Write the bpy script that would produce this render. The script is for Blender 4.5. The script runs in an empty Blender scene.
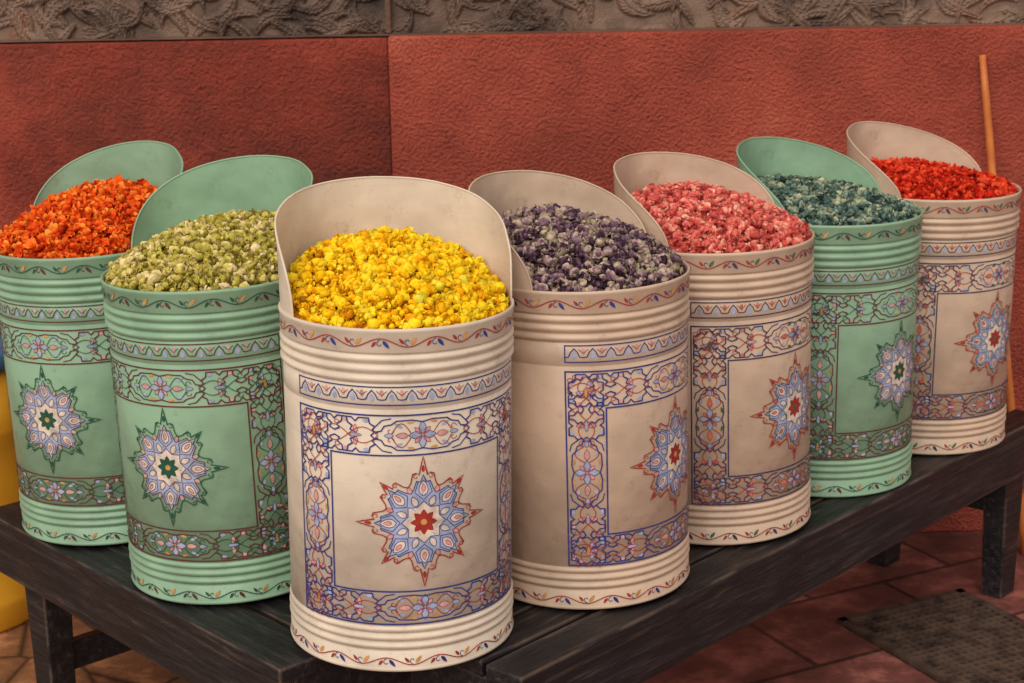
import bpy, math, random
import numpy as np
import bmesh
from mathutils import Matrix, Vector
random.seed(7); np.random.seed(7)
S=bpy.context.scene
S.view_settings.view_transform='Standard'
col=S.collection

def lin(c):
    r=[]
    for v in c:
        v=v/255.0
        r.append(v/12.92 if v<=0.04045 else ((v+0.055)/1.055)**2.4)
    return (r[0],r[1],r[2],1.0)

# ------------------------------------------------------------ materials
def newmat(name):
    m=bpy.data.materials.new(name); m.use_nodes=True
    nt=m.node_tree; b=nt.nodes['Principled BSDF']
    return m,nt,b
def N(nt,t,**k):
    n=nt.nodes.new(t)
    for a,v in k.items(): setattr(n,a,v)
    return n
def ramp(nt,stops):
    r=N(nt,'ShaderNodeValToRGB'); e=r.color_ramp.elements
    while len(e)<len(stops): e.new(0.5)
    for i,(p,c) in enumerate(stops):
        e[i].position=p; e[i].color=lin(c)
    return r
def noise_mat(name,stops,scale=5,detail=6,rough=0.6,bump=0.0,bscale=60,bdist=0.01,spec=0.5):
    m,nt,b=newmat(name)
    tc=N(nt,'ShaderNodeTexCoord')
    n=N(nt,'ShaderNodeTexNoise'); n.inputs['Scale'].default_value=scale; n.inputs['Detail'].default_value=detail
    nt.links.new(tc.outputs['Object'],n.inputs['Vector'])
    r=ramp(nt,stops); nt.links.new(n.outputs['Fac'],r.inputs[0])
    nt.links.new(r.outputs[0],b.inputs['Base Color'])
    b.inputs['Roughness'].default_value=rough
    b.inputs['Specular IOR Level'].default_value=spec
    if bump>0:
        n2=N(nt,'ShaderNodeTexNoise'); n2.inputs['Scale'].default_value=bscale; n2.inputs['Detail'].default_value=4
        nt.links.new(tc.outputs['Object'],n2.inputs['Vector'])
        bp=N(nt,'ShaderNodeBump'); bp.inputs['Strength'].default_value=bump; bp.inputs['Distance'].default_value=bdist
        nt.links.new(n2.outputs['Fac'],bp.inputs['Height']); nt.links.new(bp.outputs[0],b.inputs['Normal'])
    return m
def paint(name,c,rough=0.48):
    d=tuple(v*0.84 for v in c); l=tuple(min(255,v*1.05) for v in c)
    return noise_mat(name,[(0.3,d),(0.62,l)],scale=60,detail=3,rough=rough)

def tin_paint(name,c,dirt):
    m,nt,b=newmat(name)
    tc=N(nt,'ShaderNodeTexCoord')
    n=N(nt,'ShaderNodeTexNoise'); n.inputs['Scale'].default_value=6; n.inputs['Detail'].default_value=8
    nt.links.new(tc.outputs['Object'],n.inputs['Vector'])
    r=ramp(nt,[(0.34,tuple(v*0.88 for v in c)),(0.6,c)]); nt.links.new(n.outputs['Fac'],r.inputs[0])
    # scuffs and chips
    n2=N(nt,'ShaderNodeTexNoise'); n2.inputs['Scale'].default_value=26; n2.inputs['Detail'].default_value=10; n2.inputs['Roughness'].default_value=0.85
    nt.links.new(tc.outputs['Object'],n2.inputs['Vector'])
    r2=ramp(nt,[(0.56,(0,0,0)),(0.70,(205,205,205))]); nt.links.new(n2.outputs['Fac'],r2.inputs[0])
    mx=N(nt,'ShaderNodeMixRGB'); nt.links.new(r2.outputs[0],mx.inputs[0]); nt.links.new(r.outputs[0],mx.inputs[1]); mx.inputs[2].default_value=lin(dirt)
    # rubbed streaks running round the tin
    mp=N(nt,'ShaderNodeMapping'); mp.inputs['Scale'].default_value=(3,3,160); nt.links.new(tc.outputs['Object'],mp.inputs[0])
    n4=N(nt,'ShaderNodeTexNoise'); n4.inputs['Scale'].default_value=1.6; n4.inputs['Detail'].default_value=4; nt.links.new(mp.outputs[0],n4.inputs['Vector'])
    r4=ramp(nt,[(0.58,(0,0,0)),(0.8,(120,120,120))]); nt.links.new(n4.outputs['Fac'],r4.inputs[0])
    mx2=N(nt,'ShaderNodeMixRGB'); nt.links.new(r4.outputs[0],mx2.inputs[0]); nt.links.new(mx.outputs[0],mx2.inputs[1]); mx2.inputs[2].default_value=lin(dirt)
    # grime settled in grooves, chips on ridges
    ge=N(nt,'ShaderNodeNewGeometry')
    rp=ramp(nt,[(0.40,(170,170,170)),(0.49,(0,0,0)),(0.53,(0,0,0)),(0.62,(110,110,110))]); nt.links.new(ge.outputs['Pointiness'],rp.inputs[0])
    mm=N(nt,'ShaderNodeMath',operation='MULTIPLY'); nt.links.new(rp.outputs[0],mm.inputs[0]); nt.links.new(n2.outputs['Fac'],mm.inputs[1])
    m3=N(nt,'ShaderNodeMath',operation='MULTIPLY'); nt.links.new(mm.outputs[0],m3.inputs[0]); m3.inputs[1].default_value=2.0; m3.use_clamp=True
    mx3=N(nt,'ShaderNodeMixRGB'); nt.links.new(m3.outputs[0],mx3.inputs[0]); nt.links.new(mx2.outputs[0],mx3.inputs[1]); mx3.inputs[2].default_value=lin(tuple(v*.75 for v in dirt))
    nt.links.new(mx3.outputs[0],b.inputs['Base Color'])
    mr=N(nt,'ShaderNodeMapRange'); mr.inputs['From Min'].default_value=.3; mr.inputs['From Max'].default_value=.7; mr.inputs['To Min'].default_value=.32; mr.inputs['To Max'].default_value=.58
    nt.links.new(n2.outputs['Fac'],mr.inputs['Value']); nt.links.new(mr.outputs[0],b.inputs['Roughness'])
    n3=N(nt,'ShaderNodeTexNoise'); n3.inputs['Scale'].default_value=12; n3.inputs['Detail'].default_value=2.5
    nt.links.new(tc.outputs['Object'],n3.inputs['Vector'])
    bp=N(nt,'ShaderNodeBump'); bp.inputs['Strength'].default_value=0.55; bp.inputs['Distance'].default_value=0.012
    nt.links.new(n3.outputs['Fac'],bp.inputs['Height']); nt.links.new(bp.outputs[0],b.inputs['Normal'])
    return m

M_cream=tin_paint('cream_enamel',(226,209,190),(160,128,106))
M_tan=tin_paint('tan_enamel',(212,184,161),(146,112,92))
M_green=tin_paint('mint_enamel',(144,180,150),(104,122,96))
P={}
for k,c in dict(blue=(48,54,128),red=(164,48,38),lblue=(164,174,206),pink=(214,158,158),white=(226,208,192),
                green=(66,106,80),maroon=(98,44,42),gold=(206,150,84),dgreen=(26,84,64),navy=(62,52,88),coral=(204,112,92)).items():
    P[k]=paint('ornament_'+k,c)

def link(o,parent=None):
    col.objects.link(o)
    if parent is not None: o.parent=parent
    return o
def mesh_obj(name,v,f,mats,mi=None,smooth=False,parent=None):
    me=bpy.data.meshes.new(name); me.from_pydata([tuple(x) for x in v],[],f)
    for m in mats: me.materials.append(m)
    if mi is not None: me.polygons.foreach_set('material_index',mi)
    if smooth: me.polygons.foreach_set('use_smooth',[True]*len(me.polygons))
    me.update()
    return link(bpy.data.objects.new(name,me),parent)

# ------------------------------------------------------------ constants
R=0.181; ZT=0.44; H=0.549

# ------------------------------------------------------------ ornament
class Deco:
    def __init__(s,a0): s.v=[];s.f=[];s.m=[];s.a0=a0;s.cnt=0
    def P(s,x,z,r):
        a=s.a0+x/R
        return (r*math.sin(a),-r*math.cos(a),z)
    def stroke(s,pts,w,m,closed=False,rad=R,tr=None):
        if tr: pts=[tr(p) for p in pts]
        if closed: pts=list(pts)+[pts[0]]
        q=[pts[0]]
        for a,b in zip(pts[:-1],pts[1:]):
            L=math.hypot(b[0]-a[0],b[1]-a[1]); n=max(1,int(L/0.007))
            for i in range(1,n+1): q.append((a[0]+(b[0]-a[0])*i/n,a[1]+(b[1]-a[1])*i/n))
        n=len(q); s.cnt+=1; r=rad+0.0009+s.cnt*1.2e-6; base=len(s.v)
        for i in range(n):
            if closed: p0=q[i-1] if i>0 else q[-2]; p1=q[i+1] if i<n-1 else q[1]
            else: p0=q[max(0,i-1)]; p1=q[min(n-1,i+1)]
            dx,dy=p1[0]-p0[0],p1[1]-p0[1]; L=math.hypot(dx,dy) or 1
            nx,ny=-dy/L,dx/L
            d0=(q[i][0]-p0[0],q[i][1]-p0[1]); l0=math.hypot(*d0)
            k=1.0
            if l0>1e-9:
                c=abs((d0[0]*dx+d0[1]*dy)/(l0*L)); k=1/max(0.6,c)
            s.v.append(s.P(q[i][0]+nx*w*k/2,q[i][1]+ny*w*k/2,r)); s.v.append(s.P(q[i][0]-nx*w*k/2,q[i][1]-ny*w*k/2,r))
        for i in range(n-1):
            s.f.append((base+2*i+1,base+2*i+3,base+2*i+2,base+2*i)); s.m.append(m)
    def fill(s,pts,m,rad=R,tr=None,rings=3):
        if tr: pts=[tr(p) for p in pts]
        n=len(pts); cx=sum(p[0] for p in pts)/n; cy=sum(p[1] for p in pts)/n
        s.cnt+=1; r=rad+0.0005+s.cnt*1.2e-6; base=len(s.v)
        s.v.append(s.P(cx,cy,r))
        for k in range(1,rings+1):
            t=k/rings
            for p in pts: s.v.append(s.P(cx+(p[0]-cx)*t,cy+(p[1]-cy)*t,r))
        for i in range(n):
            j=(i+1)%n
            s.f.append((base,base+1+i,base+1+j)); s.m.append(m)
            for k in range(rings-1):
                o=base+1+k*n
                s.f.append((o+i,o+n+i,o+n+j,o+j)); s.m.append(m)
    def petal(s,c,ang,L,W,m,ol=None,ow=0.0012,rad=R,tr=None,start=0.0):
        pts=[]; n=8
        ca,sa=math.cos(ang),math.sin(ang)
        def q(t,w): 
            x=start+t*L; return (c[0]+x*ca-w*sa,c[1]+x*sa+w*ca)
        for i in range(n+1):
            t=i/n; pts.append(q(t, W*0.5*math.sin(math.pi*t**0.8)**0.8 if 0<t<1 else 0))
        for i in range(n-1,0,-1):
            t=i/n; pts.append(q(t,-W*0.5*math.sin(math.pi*t**0.8)**0.8))
        s.fill(pts,m,rad=rad,tr=tr,rings=2)
        if ol is not None: s.stroke(pts,ow,ol,closed=True,rad=rad,tr=tr)

def spiral(cx,cy,r0,a0,turn,n=12):
    return [(cx+r0*(1-0.8*i/n)*math.cos(a0+turn*i/n),cy+r0*(1-0.8*i/n)*math.sin(a0+turn*i/n)) for i in range(n+1)]

def ornament(name,a0,mats,parent):
    LN,AC,C1,C2,C3,C4=range(6)
    D=Deco(a0)
    full=2*math.pi*R
    for zc,rad,am in ((0.530,0.1850,0.0065),(0.0185,0.1830,0.006)):
        n=14; per=full/n
        pts=[(per*n*i/280.0,zc+am*math.sin(2*math.pi*i/20.0)) for i in range(281)]
        D.stroke(pts,0.0017,AC,rad=rad)
        for k in range(n):
            for h,sg in ((0.25,1),(0.75,-1)):
                x=per*(k+h)
                D.petal((x+0.004,zc+sg*am*0.5),-sg*0.9,0.015,0.0055,LN if h==.25 else C4,rad=rad)
                D.petal((x-0.006,zc+sg*am*0.3),math.pi+sg*0.9,0.011,0.0045,AC,rad=rad)
                D.stroke(spiral(x,zc-sg*am*0.25,0.006,sg*1.5,sg*4.5),0.0011,LN,rad=rad)
    hw=math.radians(67)*R; iw=math.radians(46)*R
    z0,z1=0.433,0.461
    D.stroke([(-hw,z0),(hw,z0),(hw,z1),(-hw,z1)],0.0019,LN,closed=True)
    n=14; per=2*hw/n; zm=(z0+z1)/2
    pts=[]
    for k in range(n):
        x=-hw+k*per
        pts+=[(x,zm-0.006),(x+per*.2,zm-.005),(x+per*.32,zm+.003),(x+per*.5,zm+0.009),(x+per*.68,zm+.003),(x+per*.8,zm-.005)]
    pts.append((hw,zm-.006)); D.stroke(pts,0.0017,LN)
    for k in range(n):
        x=-hw+(k+.5)*per
        D.petal((x,zm-0.009),math.pi/2,0.013,0.008,C1)
        if k: D.petal((x-per/2,zm+0.010),-math.pi/2,0.012,0.006,C2)
        if k: D.stroke([(x-per/2-.008,zm+.008),(x-per/2,zm+.001),(x-per/2+.008,zm+.008)],.0010,AC)
    oz0,oz1,iz0,iz1=0.080,0.417,0.134,0.354
    D.stroke([(-hw,oz0),(hw,oz0),(hw,oz1),(-hw,oz1)],0.0025,LN,closed=True)
    D.stroke([(-iw,iz0),(iw,iz0),(iw,iz1),(-iw,iz1)],0.0025,LN,closed=True)
    sides=[ (lambda p:(p[0],(iz1+oz1)/2+p[1]), hw, 0.063, 0.078),
            (lambda p:(p[0],(iz0+oz0)/2+p[1]), hw, 0.054, 0.078),
            (lambda p:((hw+iw)/2+p[1],(iz0+iz1)/2+p[0]), (oz1-oz0)/2, 0.066, 0.062),
            (lambda p:(-(hw+iw)/2-p[1],(iz0+iz1)/2+p[0]), (oz1-oz0)/2, 0.066, 0.062)]
    for si,(tr,halfL,wd,cl) in enumerate(sides):
        h=wd*0.38
        prof=[(-1.0,0),(-.93,.22),(-.8,.30),(-.74,.62),(-.6,.72),(-.5,.95),(-.2,1.0),(0,.86)]
        up=[(a*cl,b*h) for a,b in prof]+[(-a*cl,b*h) for a,b in prof[-2::-1]]
        out=up+[(a,-b) for a,b in up[-2:0:-1]]
        D.stroke(out,0.0020,LN,closed=True,tr=tr)
        for sg in (-1,1):
            for s2 in (-1,1):
                D.stroke([(sg*cl*.98,s2*h*.35),(sg*cl*.9,s2*h*.62),(sg*cl*.78,s2*h*1.0),(sg*cl*.60,s2*h*1.12)],0.0018,LN,tr=tr)
        for k in range(4):
            D.petal((0,0),k*math.pi/2,0.019,0.011,C1,LN,0.0009,tr=tr,start=0.002)
            D.petal((0,0),k*math.pi/2+math.pi/4,0.014,0.007,C2,AC,0.0007,tr=tr,start=0.003)
        D.fill([(0.0035*math.cos(t),0.0035*math.sin(t)) for t in np.linspace(0,2*math.pi,9)[:-1]],C4,tr=tr,rings=1)
        for sg in (-1,1):
            D.petal((sg*0.022,0),0 if sg>0 else math.pi,0.019,0.009,C2,AC,0.0007,tr=tr)
            D.petal((sg*0.044,0),0 if sg>0 else math.pi,0.014,0.007,C1,LN,0.0007,tr=tr)
            for s2 in (-1,1):
                pts=[(sg*(0.018+0.028*t),s2*(0.004+h*0.62*math.sin(math.pi*t))) for t in np.linspace(0,1,9)]
                D.stroke(pts,0.0013,AC,tr=tr)
                D.petal((sg*0.030,s2*h*0.5),(0.5*s2 if sg>0 else math.pi-0.5*s2),0.015,0.005,C1,tr=tr)
                D.stroke(spiral(sg*0.049,s2*h*.32,0.006,0,sg*s2*5),0.0011,AC,tr=tr)
                D.petal((sg*0.012,s2*h*0.9),(math.pi if sg<0 else 0)-0.2*sg*s2,0.012,0.0045,C4,tr=tr)
        # angular interlaced strap work between cartouche and corner
        for sg in (-1,1):
            a=cl*0.86; b=halfL-0.003; Lz=b-a; nn=2; per=Lz/nn
            for s2 in (-1,1):
                for shift in (0.0,0.5):
                    pts=[]
                    for k in range(nn):
                        o=a+(k+shift)*per
                        if shift and k==nn-1: break
                        pts+=[(sg*(o),s2*wd*.06),(sg*(o+per*.12),s2*wd*.12),(sg*(o+per*.07),s2*wd*.22),(sg*(o+per*.18),s2*wd*.30),
                              (sg*(o+per*.20),s2*wd*.43),(sg*(o+per*.42),s2*wd*.43),(sg*(o+per*.5),s2*wd*.34),(sg*(o+per*.58),s2*wd*.43),(sg*(o+per*.80),s2*wd*.43),
                              (sg*(o+per*.82),s2*wd*.30),(sg*(o+per*.93),s2*wd*.22),(sg*(o+per*.88),s2*wd*.12),(sg*(o+per),s2*wd*.06)]
                    if len(pts)>2: D.stroke(pts,0.0021,LN,tr=tr)
                pts2=[(sg*(a+Lz*t),s2*wd*0.20*math.sin(nn*math.pi*t*1.5)) for t in np.linspace(0,1,25)]
                D.stroke(pts2,0.0013,AC,tr=tr)
                for k in range(nn):
                    o=a+(k+.5)*per
                    D.petal((sg*o,s2*wd*.04),s2*math.pi/2,0.014,0.007,C1 if k%2 else C2,AC,0.0007,tr=tr)
                    D.petal((sg*(o-per*.30),s2*wd*.36),0 if sg>0 else math.pi,0.010,0.006,C1,tr=tr)
                    D.petal((sg*(o+per*.30),s2*wd*.36),math.pi if sg>0 else 0,0.010,0.006,C2,tr=tr)
                    D.stroke(spiral(sg*(o+per*.45),s2*wd*.26,0.0055,0,s2*5),0.0011,AC,tr=tr)
            for k in range(nn):
                o=sg*(a+(k+.5)*per)
                D.petal((o-0.010,0),0,0.020,0.006,C4 if k else C1,AC,0.0007,tr=tr)
    # eight-pointed star medallion
    cz=(iz0+iz1)/2+0.002
    def star(tbl0,tbl1,sc=1.0):
        o=[]
        for k in range(8):
            a=math.pi/2+k*math.pi/4
            for da,r in (tbl0 if k%2==0 else tbl1):
                t=a+math.radians(da); o.append((sc*r*math.cos(t),cz+sc*r*math.sin(t)))
        return o
    A0=((-17,.066),(-12,.079),(-8,.080),(-5,.076),(-2.5,.088),(0,.105),(2.5,.088),(5,.076),(8,.080),(12,.079),(17,.066),(22.5,.061))
    A1=((-17,.066),(-12,.078),(-8,.077),(-5,.072),(-3,.080),(0,.093),(3,.080),(5,.072),(8,.077),(12,.078),(17,.066),(22.5,.061))
    D.stroke(star(A0,A1),0.0018,AC,closed=True)
    B0=((-16,.055),(-9,.067),(-4,.065),(0,.076),(4,.065),(9,.067),(16,.055),(22.5,.050)); 
    so=star(B0,B0)
    D.fill(so,C1,rings=6); D.stroke(so,0.0013,LN,closed=True)
    for k in range(8):
        a=math.pi/2+k*math.pi/4
        D.petal((0,cz),a,0.025,0.014,C3,LN,0.0010,start=0.042)
        D.petal((0,cz),a,0.013,0.006,C2,AC,0.0007,start=0.049)
        b=a+math.pi/8
        D.petal((0,cz),b,0.017,0.010,C3,LN,0.0010,start=0.028)
        D.petal((0,cz),b,0.013,0.007,C2,AC,0.0007,start=0.050)
        D.petal((0,cz),a,0.012,0.005,AC,start=.080 if k%2==0 else .076)
        for s2 in (-1,1):
            t=a+s2*0.15
            D.stroke(spiral(0.074*math.cos(t),cz+0.074*math.sin(t),0.0045,t,s2*5),0.0010,AC)
            D.stroke([(0.036*math.cos(a),cz+0.036*math.sin(a)),(0.050*math.cos(a+s2*.27),cz+0.050*math.sin(a+s2*.27)),(0.066*math.cos(a+s2*.12),cz+0.066*math.sin(a+s2*.12))],0.0011,LN)
    cs=[((0.034 if i%2==0 else .026)*math.cos(math.pi/2+i*math.pi/8),cz+(0.034 if i%2==0 else .026)*math.sin(math.pi/2+i*math.pi/8)) for i in range(16)]
    D.fill(cs,C3); D.stroke(cs,0.0011,LN,closed=True)
    for k in range(8):
        D.petal((0,cz),k*math.pi/4+math.pi/2,0.021,0.012,AC,None)
    D.fill([(0.005*math.cos(t),cz+0.005*math.sin(t)) for t in np.linspace(0,2*math.pi,11)[:-1]],C4)
    return mesh_obj(name,D.v,D.f,mats,D.m,parent=parent)

# ------------------------------------------------------------ tin
def rib(z0,z1,r0,bul,n=7):
    return [(r0+bul*math.sin(math.pi*i/n)**0.8 if 0<i<n else r0, z0+(z1-z0)*i/n) for i in range(n+1)]
profile=[(0.0,0.004),(0.176,0.004),(0.179,0.0005),(0.1835,0.001),(0.1845,0.0035),(0.1835,0.006),(0.1825,0.0075),(0.1825,0.0335)]
profile+=rib(0.036,0.0495,0.1780,0.0062)+rib(0.0500,0.0635,0.1780,0.0062)+rib(0.064,0.0765,0.1780,0.0054)
profile+=[(0.181,0.078),(0.181,0.4225),(0.1795,0.4245),(0.1795,0.4265),(0.181,0.4285),(0.181,0.4645)]
profile+=rib(0.4655,0.4805,0.1785,0.0068)+rib(0.481,0.496,0.1785,0.0068)+rib(0.4965,0.5115,0.1785,0.0068)
profile+=[(0.183,0.513),(0.1843,0.515),(0.1843,0.5435),(0.1858,0.5455),(0.1858,0.549),(0.184,0.551),(0.1815,0.549),(0.1805,0.545),(0.1785,0.42),(0.0,0.42)]
def revolve(name,prof,mat,parent,seg=144):
    v=[];f=[]
    n=len(prof)
    for i in range(seg):
        a=2*math.pi*i/seg; c,s=math.cos(a),math.sin(a)
        for r,z in prof: v.append((r*c,r*s,z))
    for i in range(seg):
        j=(i+1)%seg
        for k in range(n-1):
            f.append((i*n+k,j*n+k,j*n+k+1,i*n+k+1))
    return mesh_obj(name,v,f,[mat],smooth=True,parent=parent)
def hood(name,az,E,pm,p,mat,parent):
    pm=math.radians(pm); nphi=72; nz=14; v=[];f=[]
    ph0=random.uniform(0,6)
    def ht(phi):
        t=min(1,abs(phi)/pm); return E*(max(0,1-t**p))**(1/p)
    def wav(phi,z):
        u=max(0,(z-.547)/0.15)
        return 0.004*u+0.0013*u*(math.sin(5.3*phi+ph0)+0.6*math.sin(11*phi+2*ph0+9*u))
    phis=[math.sin(math.pi/2*(-1+2*i/nphi))*pm for i in range(nphi+1)]
    for side,r in ((0,0.1822),(1,0.1806)):
        for ph in phis:
            a=az+ph; e=ht(ph)
            for k in range(nz+1):
                z=0.535+(0.012+e)*k/nz
                rr=r+wav(ph,z)
                v.append((rr*math.sin(a),-rr*math.cos(a),z))
    M=(nphi+1)*(nz+1)
    for i in range(nphi):
        for k in range(nz):
            a=i*(nz+1)+k; b=a+nz+1
            f.append((a,b,b+1,a+1)); f.append((M+a,M+a+1,M+b+1,M+b))
    mesh_obj(name,v,f,[mat],smooth=True,parent=parent)
    cu=bpy.data.curves.new(name+'_edge','CURVE'); cu.dimensions='3D'; cu.bevel_depth=0.0018; cu.bevel_resolution=3
    sp=cu.splines.new('POLY'); sp.points.add(nphi)
    for i,ph in enumerate(phis):
        a=az+ph; z=0.547+ht(ph); rr=0.1814+wav(ph,z)
        sp.points[i].co=(rr*math.sin(a),-rr*math.cos(a),z,1)
    cu.materials.append(mat)
    link(bpy.data.objects.new(name+'_rolled_edge',cu),parent)

# ------------------------------------------------------------ dried flowers
def ico(sub):
    bm=bmesh.new(); bmesh.ops.create_icosphere(bm,subdivisions=sub,radius=1)
    v=np.array([x.co[:] for x in bm.verts]); f=np.array([[x.index for x in fa.verts] for fa in bm.faces]); bm.free()
    return v,f
IV,IF=ico(1)
IV2,IF2=ico(2)
def flower(npet,core,openn,plen,pw,rg,dark=-0.22,fine=False,stem=0.0):
    """crumpled dried bud: core wrapped in curled petals, optional stem stub"""
    iv,if_=(IV2,IF2) if fine else (IV,IF)
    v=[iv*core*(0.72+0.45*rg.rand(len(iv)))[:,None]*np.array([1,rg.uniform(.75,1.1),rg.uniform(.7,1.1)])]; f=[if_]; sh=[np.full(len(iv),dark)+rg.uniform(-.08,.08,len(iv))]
    n=len(iv)
    for k in range(npet):
        a=2*math.pi*k/npet*1.0+rg.uniform(-.35,.35); tier=k%2
        o=openn*(0.6+0.8*rg.rand()); L=plen*(0.75+0.5*rg.rand()); W=pw*(0.7+0.6*rg.rand())
        pts=[];s_=[]
        ang=o+ (0.5 if tier else 0.0)
        r=core*0.35; z=-core*0.45; nseg=4
        for i in range(nseg):
            t=i/(nseg-1); w=W*(0.45+1.0*math.sin(math.pi*min(1,t*0.8+0.08)))*0.5
            for sgn in (-1,0,1):
                cup=0.30*w*abs(sgn)
                rr=r-cup*math.cos(ang); zz=z+cup*math.sin(ang)*0.6
                x=rr; y=sgn*w
                j=rg.uniform(-.07,.07,3)
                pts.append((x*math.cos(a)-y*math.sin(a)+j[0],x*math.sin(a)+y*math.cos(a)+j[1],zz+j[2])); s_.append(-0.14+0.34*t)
            r+=L/nseg*math.sin(ang); z+=L/nseg*math.cos(ang); ang-=rg.uniform(0.3,0.9)
        fs=[]
        for i in range(nseg-1):
            for c in range(2):
                q=n+i*3+c; fs+=[(q,q+1,q+4),(q,q+4,q+3)]
        v.append(np.array(pts)); f.append(np.array(fs)); sh.append(np.array(s_)); n+=len(pts)
    V=np.concatenate(v); V-=V.mean(0); V/=np.abs(V).max()*0.9
    F=np.concatenate(f); SH=np.concatenate(sh)
    if stem>0:
        dx,dy=rg.uniform(-.3,.3,2); w=0.09
        sv=np.array([(w,0,-.3),(-w*.5,w*.87,-.3),(-w*.5,-w*.87,-.3),(dx+w*.7,dy,-.6-stem),(dx-w*.35,dy+w*.6,-.6-stem),(dx-w*.35,dy-w*.6,-.6-stem)])
        b=len(V); sf=np.array([(0,1,4),(0,4,3),(1,2,5),(1,5,4),(2,0,3),(2,3,5),(3,4,5)])+b
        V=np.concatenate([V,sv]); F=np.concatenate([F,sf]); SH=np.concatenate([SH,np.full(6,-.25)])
    return V,F,SH
rg=np.random.RandomState(11)
rd=[flower(7,0.80,1.35,1.20,0.85,rg,-0.05,True) for _ in range(9)]
bd=[flower(6,0.70,1.25,1.25,0.85,rg,-0.14,True,0.5 if k%2 else 0) for k in range(9)]
op=[flower(7,0.45,1.6,1.25,0.7,rg,-0.2,False,0.6 if k%3==0 else 0) for k in range(9)]
ls=[flower(5,0.42,1.6,1.35,0.66,rg) for _ in range(14)]
KIND={'round':rd+rd+op[:9],'bud':bd+op,'loose':ls}
def spice_mat(name,stops):
    m,nt,b=newmat(name)
    at=N(nt,'ShaderNodeAttribute'); at.attribute_name='rnd'
    tc=N(nt,'ShaderNodeTexCoord')
    n=N(nt,'ShaderNodeTexNoise'); n.inputs['Scale'].default_value=150; n.inputs['Detail'].default_value=3
    nt.links.new(tc.outputs['Object'],n.inputs['Vector'])
    ma=N(nt,'ShaderNodeMath',operation='MULTIPLY_ADD'); nt.links.new(n.outputs['Fac'],ma.inputs[0]); ma.inputs[1].default_value=0.6
    nt.links.new(at.outputs['Fac'],ma.inputs[2])
    sb=N(nt,'ShaderNodeMath',operation='SUBTRACT'); nt.links.new(ma.outputs[0],sb.inputs[0]); sb.inputs[1].default_value=0.30
    r=ramp(nt,stops); nt.links.new(sb.outputs[0],r.inputs[0])
    nt.links.new(r.outputs[0],b.inputs['Base Color']); b.inputs['Roughness'].default_value=0.75
    b.inputs['Specular IOR Level'].default_value=0.15
    return m
def heap(name,mtx,az,mat,spacing,size,kind,peak,back,spread):
    RI=0.1775
    hx,hy=math.sin(az),-math.cos(az)
    def hz(x,y):
        r=np.sqrt(x*x+y*y)/RI; c=(x*hx+y*hy)/RI
        return 0.5420+peak*(1-np.clip(r,0,1)**1.8)+back*(np.maximum(0,c+0.25*r)/1.25)**1.1
    V=[];F=[];A=[];nv=0
    nr=16; na=48; dv=[(0,0,float(hz(0,0))-0.004)]
    for i in range(1,nr+1):
        for j in range(na):
            a=2*math.pi*j/na; r=(RI+0.001)*i/nr; x=r*math.cos(a); y=r*math.sin(a)
            dv.append((x,y,float(hz(x,y))-0.004))
    df=[(0,1+j,1+(j+1)%na) for j in range(na)]
    for i in range(nr-1):
        for j in range(na):
            a=1+i*na+j; b=1+i*na+(j+1)%na; df+= [(a,a+na,b+na),(a,b+na,b)]
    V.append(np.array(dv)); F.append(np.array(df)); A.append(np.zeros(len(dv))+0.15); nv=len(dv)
    pts=[]
    n=int(RI/spacing)+2
    for i in range(-2*n,2*n+1):
        for j in range(-2*n,2*n+1):
            x=(i+0.5*(j%2))*spacing; y=j*spacing*0.866
            x+=random.uniform(-.42,.42)*spacing; y+=random.uniform(-.42,.42)*spacing
            if math.hypot(x,y)<RI-size*0.4: pts.append((x,y,random.uniform(-.002,.003)))
    for k in range(int(len(pts)*0.5)):
        a=random.uniform(0,2*math.pi); r=(RI-size*0.9)*math.sqrt(random.random()); pts.append((r*math.cos(a),r*math.sin(a),0.005+random.uniform(0,.005)))
    K=KIND[kind]
    for (x,y,dz) in pts:
        vv,ff,sh=K[random.randrange(len(K))]
        s=size*random.uniform(0.58,1.35)
        q=Matrix.Rotation(random.uniform(0,6.28),3,'Z')@Matrix.Rotation(random.uniform(-1.3,1.3),3,'X')@Matrix.Rotation(random.uniform(-1.3,1.3),3,'Y')
        w=vv@np.array(q).T*s
        w=w+np.array([x,y,float(hz(x,y))+dz])
        rad=np.hypot(w[:,0],w[:,1]); k=np.minimum(1,0.1785/np.maximum(rad,1e-6)); w[:,0]*=k; w[:,1]*=k
        V.append(w); F.append(ff+nv); nv+=len(w)
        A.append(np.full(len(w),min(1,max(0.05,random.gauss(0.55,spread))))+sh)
    V=np.concatenate(V); F=np.concatenate(F); A=np.clip(np.concatenate(A),0,1)
    me=bpy.data.meshes.new(name)
    me.vertices.add(len(V)); me.vertices.foreach_set('co',V.astype(np.float32).ravel())
    me.loops.add(len(F)*3); me.loops.foreach_set('vertex_index',F.astype(np.int32).ravel())
    me.polygons.add(len(F)); me.polygons.foreach_set('loop_start',np.arange(0,len(F)*3,3,dtype=np.int32))
    me.materials.append(mat)
    at=me.attributes.new('rnd','FLOAT','POINT'); at.data.foreach_set('value',A.astype(np.float32))
    me.update(calc_edges=True); me.validate()
    o=link(bpy.data.objects.new(name,me)); o.matrix_world=mtx
    return o

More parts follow.
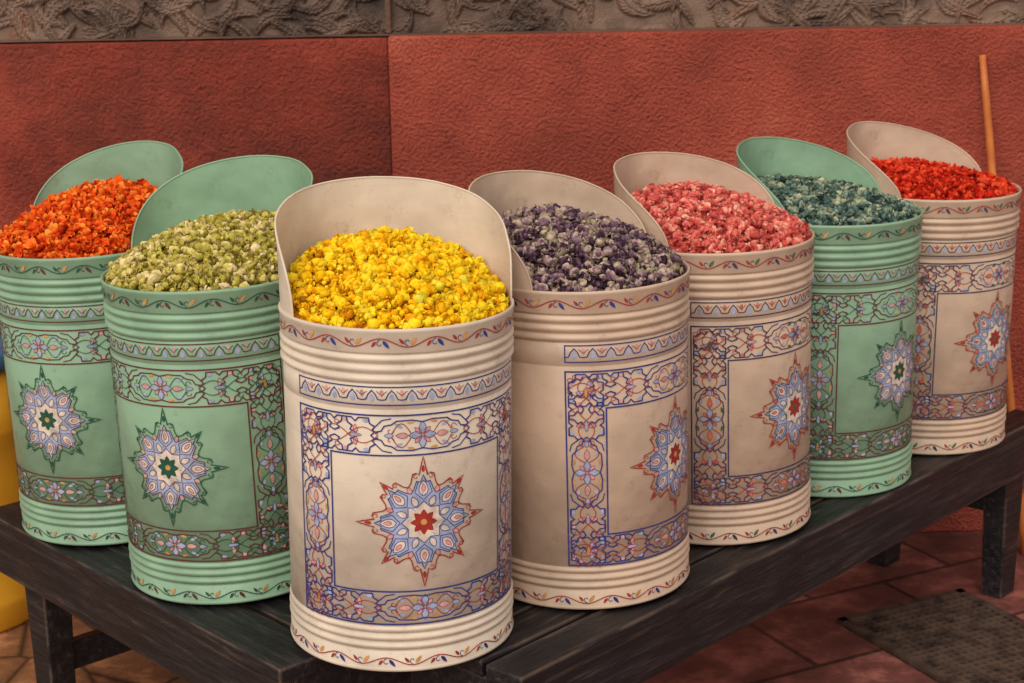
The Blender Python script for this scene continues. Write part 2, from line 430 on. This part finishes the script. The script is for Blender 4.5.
pal_cream=[P['blue'],P['red'],P['lblue'],P['pink'],P['white'],P['gold']]
pal_tan=[P['navy'],P['red'],P['lblue'],P['coral'],P['white'],P['green']]
pal_green=[P['maroon'],P['dgreen'],P['lblue'],P['pink'],P['white'],P['gold']]
SP=dict(
 orange=[(0.1,(150,34,6)),(0.35,(228,74,16)),(0.65,(250,108,30)),(0.95,(255,155,60))],
 olive=[(0.05,(112,96,34)),(0.32,(170,156,62)),(0.6,(208,194,96)),(0.9,(236,214,164))],
 yellow=[(0.05,(160,100,0)),(0.24,(226,150,4)),(0.5,(250,204,12)),(0.8,(255,228,50)),(0.98,(214,204,70))],
 purple=[(0.08,(54,34,46)),(0.34,(102,72,92)),(0.56,(146,116,126)),(0.74,(202,178,164)),(0.97,(160,148,116))],
 pink=[(0.08,(140,44,40)),(0.36,(212,90,84)),(0.65,(230,120,108)),(0.95,(246,184,160))],
 teal=[(0.08,(32,48,46)),(0.38,(68,96,90)),(0.65,(112,136,122)),(0.95,(190,190,158))],
 red=[(0.08,(100,12,6)),(0.4,(190,32,16)),(0.65,(224,50,26)),(0.95,(238,98,58))])
TINS=[
 ('yellow_dried_flowers',-0.181,2.627,-.009,11,15,0.172,M_cream,pal_cream,'yellow',104,2.3,'round',.078,.075),
 ('purple_dried_flowers', 0.120,2.856,.006,58,56,0.153,M_tan,pal_cream,'purple',98,2.0,'bud',.084,.070),
 ('pink_dried_flowers',   0.381,3.137,.009,54,56,0.139,M_tan,pal_tan,'pink',98,2.0,'bud',.074,.062),
 ('teal_dried_flowers',   0.643,3.392,.000,54,60,0.132,M_green,pal_green,'teal',96,1.8,'bud',.032,.045),
 ('red_dried_flowers',    0.9125,3.642,-.004,53,62,0.126,M_tan,pal_tan,'red',98,1.7,'loose',.036,.030),
 ('olive_dried_flowers', -0.522,2.900,.012,-32,-44,0.172,M_green,pal_green,'olive',92,2.2,'bud',.070,.058),
 ('orange_dried_petals', -0.798,3.1865,.014,-37,-47,0.163,M_green,pal_green,'orange',84,2.0,'loose',.088,.064),
]
for nm,x,y,sx,sa,hd,E,tm,pal,sp,pm,pp,kd,pk,bk in TINS:
    y-=0.011
    va=-math.atan2(x,y)
    t=math.atan(sx/H)
    mtx=Matrix.Translation((x+sx,y,ZT+0.0008+abs(math.sin(t))*0.183))@Matrix.Rotation(-t,4,'Y')
    e=bpy.data.objects.new('painted_spice_tin',None); link(e); e.matrix_world=mtx; e.empty_display_size=0.1
    revolve('tin_body',profile,tm,e)
    haz=math.radians(180+hd)+va
    hood('hood',haz,E,pm,pp,tm,e)
    ornament('painted_ornament',math.radians(sa)+va,pal,e)
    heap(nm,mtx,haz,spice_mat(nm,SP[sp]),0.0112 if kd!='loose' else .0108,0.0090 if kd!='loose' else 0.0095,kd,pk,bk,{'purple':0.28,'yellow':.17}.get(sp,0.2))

# ------------------------------------------------------------ benches
def wood(ang):
    m,nt,b=newmat('dark_stained_wood')
    tc=N(nt,'ShaderNodeTexCoord'); mp0=N(nt,'ShaderNodeMapping'); mp0.inputs['Rotation'].default_value=(0,0,-ang); nt.links.new(tc.outputs['Object'],mp0.inputs[0])
    mp=N(nt,'ShaderNodeMapping'); mp.inputs['Scale'].default_value=(1.0,12,12); nt.links.new(mp0.outputs[0],mp.inputs[0])
    n=N(nt,'ShaderNodeTexNoise'); n.inputs['Scale'].default_value=6; n.inputs['Detail'].default_value=10; n.inputs['Roughness'].default_value=0.75
    nt.links.new(mp.outputs[0],n.inputs['Vector'])
    r=ramp(nt,[(0.34,(7,6,8)),(0.48,(20,17,20)),(0.58,(42,37,40)),(0.66,(82,68,64)),(0.76,(142,116,102))]); nt.links.new(n.outputs['Fac'],r.inputs[0])
    n2=N(nt,'ShaderNodeTexNoise'); n2.inputs['Scale'].default_value=9; n2.inputs['Detail'].default_value=9
    nt.links.new(tc.outputs['Object'],n2.inputs['Vector'])
    # edges rubbed bare
    bv=N(nt,'ShaderNodeBevel'); bv.samples=4; bv.inputs['Radius'].default_value=0.007
    ge=N(nt,'ShaderNodeNewGeometry')
    dp=N(nt,'ShaderNodeVectorMath',operation='DOT_PRODUCT'); nt.links.new(bv.outputs[0],dp.inputs[0]); nt.links.new(ge.outputs['True Normal'],dp.inputs[1])
    rb=ramp(nt,[(0.86,(255,255,255)),(0.985,(0,0,0))]); nt.links.new(dp.outputs['Value'],rb.inputs[0])
    rn=ramp(nt,[(0.44,(0,0,0)),(0.58,(230,230,230))]); nt.links.new(n2.outputs['Fac'],rn.inputs[0])
    ml=N(nt,'ShaderNodeMath',operation='MULTIPLY'); nt.links.new(rb.outputs[0],ml.inputs[0]); nt.links.new(rn.outputs[0],ml.inputs[1])
    mx=N(nt,'ShaderNodeMixRGB'); nt.links.new(ml.outputs[0],mx.inputs[0]); nt.links.new(r.outputs[0],mx.inputs[1]); mx.inputs[2].default_value=lin((150,120,100))
    nt.links.new(mx.outputs[0],b.inputs['Base Color'])
    mr=N(nt,'ShaderNodeMapRange'); mr.inputs['From Min'].default_value=.3; mr.inputs['From Max'].default_value=.7; mr.inputs['To Min'].default_value=.25; mr.inputs['To Max'].default_value=.6
    nt.links.new(n2.outputs['Fac'],mr.inputs['Value']); nt.links.new(mr.outputs[0],b.inputs['Roughness'])
    ad=N(nt,'ShaderNodeMath',operation='ADD'); nt.links.new(n.outputs['Fac'],ad.inputs[0]); nt.links.new(n2.outputs['Fac'],ad.inputs[1])
    bp=N(nt,'ShaderNodeBump'); bp.inputs['Strength'].default_value=0.6; bp.inputs['Distance'].default_value=0.006
    nt.links.new(ad.outputs[0],bp.inputs['Height']); nt.links.new(bp.outputs[0],b.inputs['Normal'])
    return m
class Boxes:
    def __init__(s,O,e,p): s.O=O;s.e=e;s.p=p;s.v=[];s.f=[]
    def pt(s,a,b,z): return (s.O[0]+s.e[0]*a+s.p[0]*b,s.O[1]+s.e[1]*a+s.p[1]*b,z)
    def box(s,a0,a1,b0,b1,z0,z1,sh=(0,0),ta=0,tb=0):
        n=len(s.v)
        for z,da,db,ka,kb in ((z0,sh[0],sh[1],ta,tb),(z1,0,0,0,0)):
            s.v+=[s.pt(a0+da+ka,b0+db+kb,z),s.pt(a1+da-ka,b0+db+kb,z),s.pt(a1+da-ka,b1+db-kb,z),s.pt(a0+da+ka,b1+db-kb,z)]
        s.f+=[(n,n+3,n+2,n+1),(n+4,n+5,n+6,n+7),(n,n+1,n+5,n+4),(n+1,n+2,n+6,n+5),(n+2,n+3,n+7,n+6),(n+3,n,n+4,n+7)]
    def done(s,name):
        o=mesh_obj(name,s.v,s.f,[wood(math.atan2(s.e[1],s.e[0]))])
        bm=bmesh.new(); bm.from_mesh(o.data); bmesh.ops.recalc_face_normals(bm,faces=bm.faces); bm.to_mesh(o.data); bm.free()
        b=o.modifiers.new('bevel','BEVEL'); b.width=0.004; b.segments=2; b.limit_method='ANGLE'
        return o
zt=ZT-0.0005
B=Boxes((0.006,2.412),(0.678,0.735),(-0.735,0.678))
END=1.80
for i,(b0,b1,a0) in enumerate(((0,0.079,0),(0.091,0.169,0.006),(0.181,0.259,0.0),(0.271,0.352,0.30),(0.364,0.45,0.30))):
    B.box(a0,END-0.006*(i%2),b0,b1,zt-0.028,zt-0.0015*(i%3))
B.box(0.01,END-.01,0.006,0.034,zt-0.125,zt-0.029)
B.box(0.31,END-.01,0.415,0.44,zt-0.125,zt-0.029)
B.box(0.01,0.035,0.035,0.26,zt-0.11,zt-0.029)
B.box(END-.035,END-.01,0.035,0.41,zt-0.11,zt-0.029)
a=0.05
B.box(a,a+0.10,0.036,0.10,0,zt-0.029,ta=0.012,tb=0.006)
B.box(0.36,0.46,0.34,0.41,0,zt-0.029,ta=0.012,tb=0.006)
a=END-0.105
B.box(a,a+0.095,0.036,0.10,0,zt-0.029,ta=0.014,tb=0.006)
B.box(a,a+0.095,0.34,0.41,0,zt-0.029,ta=0.014,tb=0.006)
B.box(a+0.03,a+0.06,0.10,0.34,0.20,0.26)
B.done('wooden_bench')
B=Boxes((-0.374,2.456),(-0.673,0.740),(0.740,0.673))
for i,(b0,b1) in enumerate(((0,0.105),(0.117,0.221),(0.233,0.337),(0.349,0.45))):
    B.box(0.006*(i%2),1.03,b0,b1,zt-0.028,zt-0.0015*(i%3))
B.box(0.01,1.02,0.006,0.034,zt-0.125,zt-0.029)
B.box(0.01,1.02,0.415,0.44,zt-0.125,zt-0.029)
B.box(0.01,0.035,0.035,0.41,zt-0.11,zt-0.029)
B.box(0.995,1.02,0.035,0.41,zt-0.11,zt-0.029)
for a in (0.05,0.87):
    B.box(a,a+0.09,0.036,0.10,0,zt-0.029,ta=0.012,tb=0.006)
    B.box(a,a+0.09,0.34,0.41,0,zt-0.029,ta=0.012,tb=0.006)
    B.box(a+0.03,a+0.06,0.10,0.34,0.10,0.16)
B.done('wooden_bench')

# ------------------------------------------------------------ walls
def stucco(name,a,b_,c,mott):
    m,nt,b=newmat(name)
    tc=N(nt,'ShaderNodeTexCoord')
    n=N(nt,'ShaderNodeTexNoise'); n.inputs['Scale'].default_value=1.3; n.inputs['Detail'].default_value=9; n.inputs['Roughness'].default_value=0.66
    nt.links.new(tc.outputs['Object'],n.inputs['Vector'])
    r=ramp(nt,[(0.36,a),(0.5,b_),(0.62,c)]); nt.links.new(n.outputs['Fac'],r.inputs[0])
    n5=N(nt,'ShaderNodeTexNoise'); n5.inputs['Scale'].default_value=3.2; n5.inputs['Detail'].default_value=10; n5.inputs['Roughness'].default_value=0.7
    nt.links.new(tc.outputs['Object'],n5.inputs['Vector'])
    r5=ramp(nt,[(0.48,(0,0,0)),(0.70,(215,215,215))]); nt.links.new(n5.outputs['Fac'],r5.inputs[0])
    mx=N(nt,'ShaderNodeMixRGB'); nt.links.new(r5.outputs[0],mx.inputs[0]); nt.links.new(r.outputs[0],mx.inputs[1]); mx.inputs[2].default_value=lin(mott)
    nt.links.new(mx.outputs[0],b.inputs['Base Color'])
    b.inputs['Roughness'].default_value=0.48
    v=N(nt,'ShaderNodeTexNoise'); v.inputs['Scale'].default_value=115; v.inputs['Detail'].default_value=5; v.inputs['Roughness'].default_value=.6
    nt.links.new(tc.outputs['Object'],v.inputs['Vector'])
    bp=N(nt,'ShaderNodeBump'); bp.inputs['Strength'].default_value=1.0; bp.inputs['Distance'].default_value=0.018
    nt.links.new(v.outputs['Fac'],bp.inputs['Height']); nt.links.new(bp.outputs[0],b.inputs['Normal'])
    return m
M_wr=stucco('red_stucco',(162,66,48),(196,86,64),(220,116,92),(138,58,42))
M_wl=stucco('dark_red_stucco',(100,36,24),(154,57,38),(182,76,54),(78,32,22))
def boxobj(name,x0,x1,y0,y1,z0,z1,mat,bev=0.004):
    v=[(x0,y0,z0),(x1,y0,z0),(x1,y1,z0),(x0,y1,z0),(x0,y0,z1),(x1,y0,z1),(x1,y1,z1),(x0,y1,z1)]
    f=[(0,3,2,1),(4,5,6,7),(0,1,5,4),(1,2,6,5),(2,3,7,6),(3,0,4,7)]
    o=mesh_obj(name,v,f,[mat])
    if bev: 
        b=o.modifiers.new('bevel','BEVEL'); b.width=bev; b.segments=3
    return o
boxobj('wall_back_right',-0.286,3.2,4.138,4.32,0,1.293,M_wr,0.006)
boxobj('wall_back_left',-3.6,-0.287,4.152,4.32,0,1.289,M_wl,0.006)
M_up=noise_mat('upper_plaster',[(0.3,(84,60,48)),(0.7,(128,92,74))],scale=4,rough=0.8,bump=0.5)
boxobj('wall_back_upper',-3.6,3.2,4.21,4.32,1.296,2.7,M_up,0)
# carved frieze
nx,nz=1700,76; X=np.linspace(-3.0,3.0,nx); Z=np.linspace(1.296,1.56,nz)
XX,ZZ=np.meshgrid(X,Z,indexing='ij'); Hh=np.zeros_like(XX)
rs=random.Random(3)
for k in range(900):
    cx=rs.uniform(-3,3); cz=rs.uniform(1.29,1.57)
    an=rs.choice((0.7,-0.6,0.35,-1.0,2.4))+rs.uniform(-.35,.35)
    L=rs.uniform(.045,.085); W=rs.uniform(.011,.020)
    i0=max(0,int((cx-0.09+3)/6*nx)); i1=min(nx,int((cx+0.09+3)/6*nx))
    if i1<=i0: continue
    x=XX[i0:i1]-cx; z=ZZ[i0:i1]-cz
    u=x*math.cos(an)+z*math.sin(an); w=-x*math.sin(an)+z*math.cos(an)
    w=w-rs.uniform(-.3,.3)*u*u/L*3
    d=(np.abs(u)/L)**1.5+(np.abs(w)/W)**1.6
    h=np.where(d<1,rs.uniform(.006,.013)*(1-d**3)+0.0025*np.abs(np.sin((u+np.abs(w)*1.3)*260))-0.003*(np.abs(w)<0.002),0)
    Hh[i0:i1]=np.maximum(Hh[i0:i1],h)
Hh+=0.0010*np.random.rand(*Hh.shape)
fv=np.stack([XX,4.206-Hh,ZZ],-1).reshape(-1,3)
idx=np.arange(nx*nz).reshape(nx,nz)
ff=np.stack([idx[:-1,:-1],idx[1:,:-1],idx[1:,1:],idx[:-1,1:]],-1).reshape(-1,4)
M_fr,nt,b=newmat('carved_stone')
tc=N(nt,'ShaderNodeTexCoord'); n=N(nt,'ShaderNodeTexNoise'); n.inputs['Scale'].default_value=4; n.inputs['Detail'].default_value=10; n.inputs['Roughness'].default_value=.65
nt.links.new(tc.outputs['Object'],n.inputs['Vector'])
r=ramp(nt,[(0.34,(48,34,28)),(0.46,(94,72,60)),(0.58,(132,106,90)),(0.66,(122,62,42))]); nt.links.new(n.outputs['Fac'],r.inputs[0])
nt.links.new(r.outputs[0],b.inputs['Base Color']); b.inputs['Roughness'].default_value=0.65
mesh_obj('trim_carved_frieze',fv.tolist(),ff.tolist(),[M_fr],smooth=False)
boxobj('trim_frieze_joint',-0.294,-0.280,4.186,4.215,1.2965,1.56,M_up,0.003)
boxobj('trim_ledge',-3.6,3.2,4.160,4.2085,1.2935,1.2955,M_up,0)

# ------------------------------------------------------------ floor
m,nt,b=newmat('floor_tiles')
tc=N(nt,'ShaderNodeTexCoord'); mp=N(nt,'ShaderNodeMapping'); mp.inputs['Rotation'].default_value=(0,0,math.radians(-27)); nt.links.new(tc.outputs['Object'],mp.inputs[0])
br=N(nt,'ShaderNodeTexBrick'); br.inputs['Scale'].default_value=1.0; br.inputs['Brick Width'].default_value=0.42; br.inputs['Row Height'].default_value=0.3; br.inputs['Mortar Size'].default_value=0.007
br.inputs['Color1'].default_value=lin((160,108,102)); br.inputs['Color2'].default_value=lin((136,88,82)); br.inputs['Mortar'].default_value=lin((82,60,54))
nt.links.new(mp.outputs[0],br.inputs['Vector'])
vo=N(nt,'ShaderNodeTexVoronoi'); vo.feature='DISTANCE_TO_EDGE'; vo.inputs['Scale'].default_value=5.5; nt.links.new(tc.outputs['Object'],vo.inputs['Vector'])
rv=ramp(nt,[(0.0,(74,54,40)),(0.05,(160,120,86)),(0.4,(178,136,98))]); nt.links.new(vo.outputs['Distance'],rv.inputs[0])
sx=N(nt,'ShaderNodeSeparateXYZ'); nt.links.new(tc.outputs['Object'],sx.inputs[0])
mr=N(nt,'ShaderNodeMapRange'); mr.inputs['From Min'].default_value=-0.45; mr.inputs['From Max'].default_value=-0.40; nt.links.new(sx.outputs['X'],mr.inputs['Value'])
m0=N(nt,'ShaderNodeMixRGB'); nt.links.new(mr.outputs[0],m0.inputs[0]); nt.links.new(rv.outputs[0],m0.inputs[1]); nt.links.new(br.outputs['Color'],m0.inputs[2])
n=N(nt,'ShaderNodeTexNoise'); n.inputs['Scale'].default_value=6; n.inputs['Detail'].default_value=10; n.inputs['Roughness'].default_value=.7; nt.links.new(tc.outputs['Object'],n.inputs['Vector'])
r=ramp(nt,[(0.35,(70,56,52)),(0.5,(140,118,112)),(0.66,(235,220,212))]); nt.links.new(n.outputs['Fac'],r.inputs[0])
mx=N(nt,'ShaderNodeMixRGB',blend_type='OVERLAY'); mx.inputs[0].default_value=0.8
nt.links.new(m0.outputs[0],mx.inputs[1]); nt.links.new(r.outputs[0],mx.inputs[2]); nt.links.new(mx.outputs[0],b.inputs['Base Color'])
b.inputs['Roughness'].default_value=0.5
bp=N(nt,'ShaderNodeBump'); bp.inputs['Strength'].default_value=0.5; bp.inputs['Distance'].default_value=0.01; nt.links.new(n.outputs['Fac'],bp.inputs['Height']); nt.links.new(bp.outputs[0],b.inputs['Normal'])
boxobj('floor',-5,5,-1.5,4.4,-0.1,0,m,0)

# drain grate
v=[];f=[]
def addbox(x0,x1,y0,y1,z0,z1):
    k=len(v)
    v.extend([(x0,y0,z0),(x1,y0,z0),(x1,y1,z0),(x0,y1,z0),(x0,y0,z1),(x1,y0,z1),(x1,y1,z1),(x0,y1,z1)])
    f.extend([tuple(i+k for i in q) for q in [(0,3,2,1),(4,5,6,7),(0,1,5,4),(1,2,6,5),(2,3,7,6),(3,0,4,7)]])
Lx,Ly=0.23,0.18
addbox(-Lx,Lx,-Ly,-Ly+.02,0,.012); addbox(-Lx,Lx,Ly-.02,Ly,0,.012); addbox(-Lx,-Lx+.02,-Ly,Ly,0,.012); addbox(Lx-.02,Lx,-Ly,Ly,0,.012)
addbox(-Lx,Lx,-Ly,Ly,0,.004)
for i in range(1,22): addbox(-Lx+i*.02,-Lx+i*.02+.007,-Ly+.02,Ly-.02,.003,.010)
for i in range(1,18): addbox(-Lx+.02,Lx-.02,-Ly+i*.02,-Ly+i*.02+.007,.003,.009)
M_gr=noise_mat('rusty_iron',[(0.3,(40,33,31)),(0.6,(94,76,66))],scale=25,rough=0.45)
g=mesh_obj('drain_grate',v,f,[M_gr]); g.location=(0.992,3.455,0.0); g.rotation_euler=(0,0,math.radians(-63.6))

# stick
def tube(name,p0,p1,r,mat,seg=16,rings=12,wob=0.0015):
    p0=Vector(p0);p1=Vector(p1);d=(p1-p0).normalized();q=d.to_track_quat('Z','Y').to_matrix();L=(p1-p0).length
    v=[];f=[]
    for k in range(rings+1):
        t=k/rings; c=p0+d*L*t+q@Vector((wob*math.sin(5*t),wob*math.cos(7*t),0))
        rr=r*(1-.12*t) if 0<k<rings else r*.75
        for i in range(seg):
            a=2*math.pi*i/seg; v.append(c+q@Vector((rr*math.cos(a),rr*math.sin(a),0)))
    for k in range(rings):
        for i in range(seg):
            j=(i+1)%seg; f.append((k*seg+i,k*seg+j,(k+1)*seg+j,(k+1)*seg+i))
    f.append(tuple(range(seg))[::-1]); f.append(tuple(rings*seg+i for i in range(seg)))
    return mesh_obj(name,v,f,[mat],smooth=True)
M_st=noise_mat('orange_wood',[(0.3,(176,88,34)),(0.7,(222,132,62))],scale=12,rough=0.5)
tube('wooden_stick',(1.27,3.97,0.0),(1.14,4.122,1.226),0.0105,M_st)

# yellow barrel
e=bpy.data.objects.new('yellow_plastic_barrel',None); e.location=(-1.31,3.74,0); link(e)
M_y=noise_mat('yellow_plastic',[(0.3,(205,140,25)),(0.6,(236,172,44))],scale=6,rough=0.35)
M_b=noise_mat('blue_plastic',[(0.3,(50,90,130)),(0.6,(70,120,160))],scale=6,rough=0.35)
pr=[(0,0),(0.185,0),(0.192,0.01)]
for k in range(3): pr+=[(0.195,0.05+k*.2),(0.198,0.06+k*.2),(0.198,0.075+k*.2),(0.195,0.085+k*.2)]
pr+=[(0.19,0.61),(0,0.61)]
revolve('barrel_body',pr,M_y,e)
revolve('barrel_lid',[(0,.611),(0.2,.611),(0.203,.618),(0.203,.645),(0.198,.652),(0.17,.655),(0,.655)],M_b,e)

# ------------------------------------------------------------ light
w=bpy.data.worlds.new('world'); S.world=w; w.use_nodes=True
bg=w.node_tree.nodes['Background']; bg.inputs[0].default_value=(1.0,0.93,0.85,1); bg.inputs[1].default_value=0.56
def sun(name,frm,en,ang,c):
    l=bpy.data.lights.new(name,'SUN'); l.energy=en; l.angle=math.radians(ang); l.color=c
    o=bpy.data.objects.new(name,l); o.location=frm; link(o)
    o.rotation_euler=(Vector((0,3,0.6))-Vector(frm)).to_track_quat('-Z','Y').to_euler()
sun('soft_daylight',(-1.7,-1.6,5.2),2.4,55,(1.0,0.93,0.83))

# ------------------------------------------------------------ camera
cd=bpy.data.cameras.new('camera'); cd.lens=1700/1024*36; cd.sensor_width=36
cd.dof.use_dof=True; cd.dof.focus_distance=2.6; cd.dof.aperture_fstop=10.0
cam=bpy.data.objects.new('camera',cd); link(cam)
cam.matrix_world=Matrix.Translation((0,0,ZT+1.162))@Matrix.Rotation(math.radians(90-14.51),4,'X')@Matrix.Rotation(math.radians(-1.0),4,'Z')
S.camera=cam
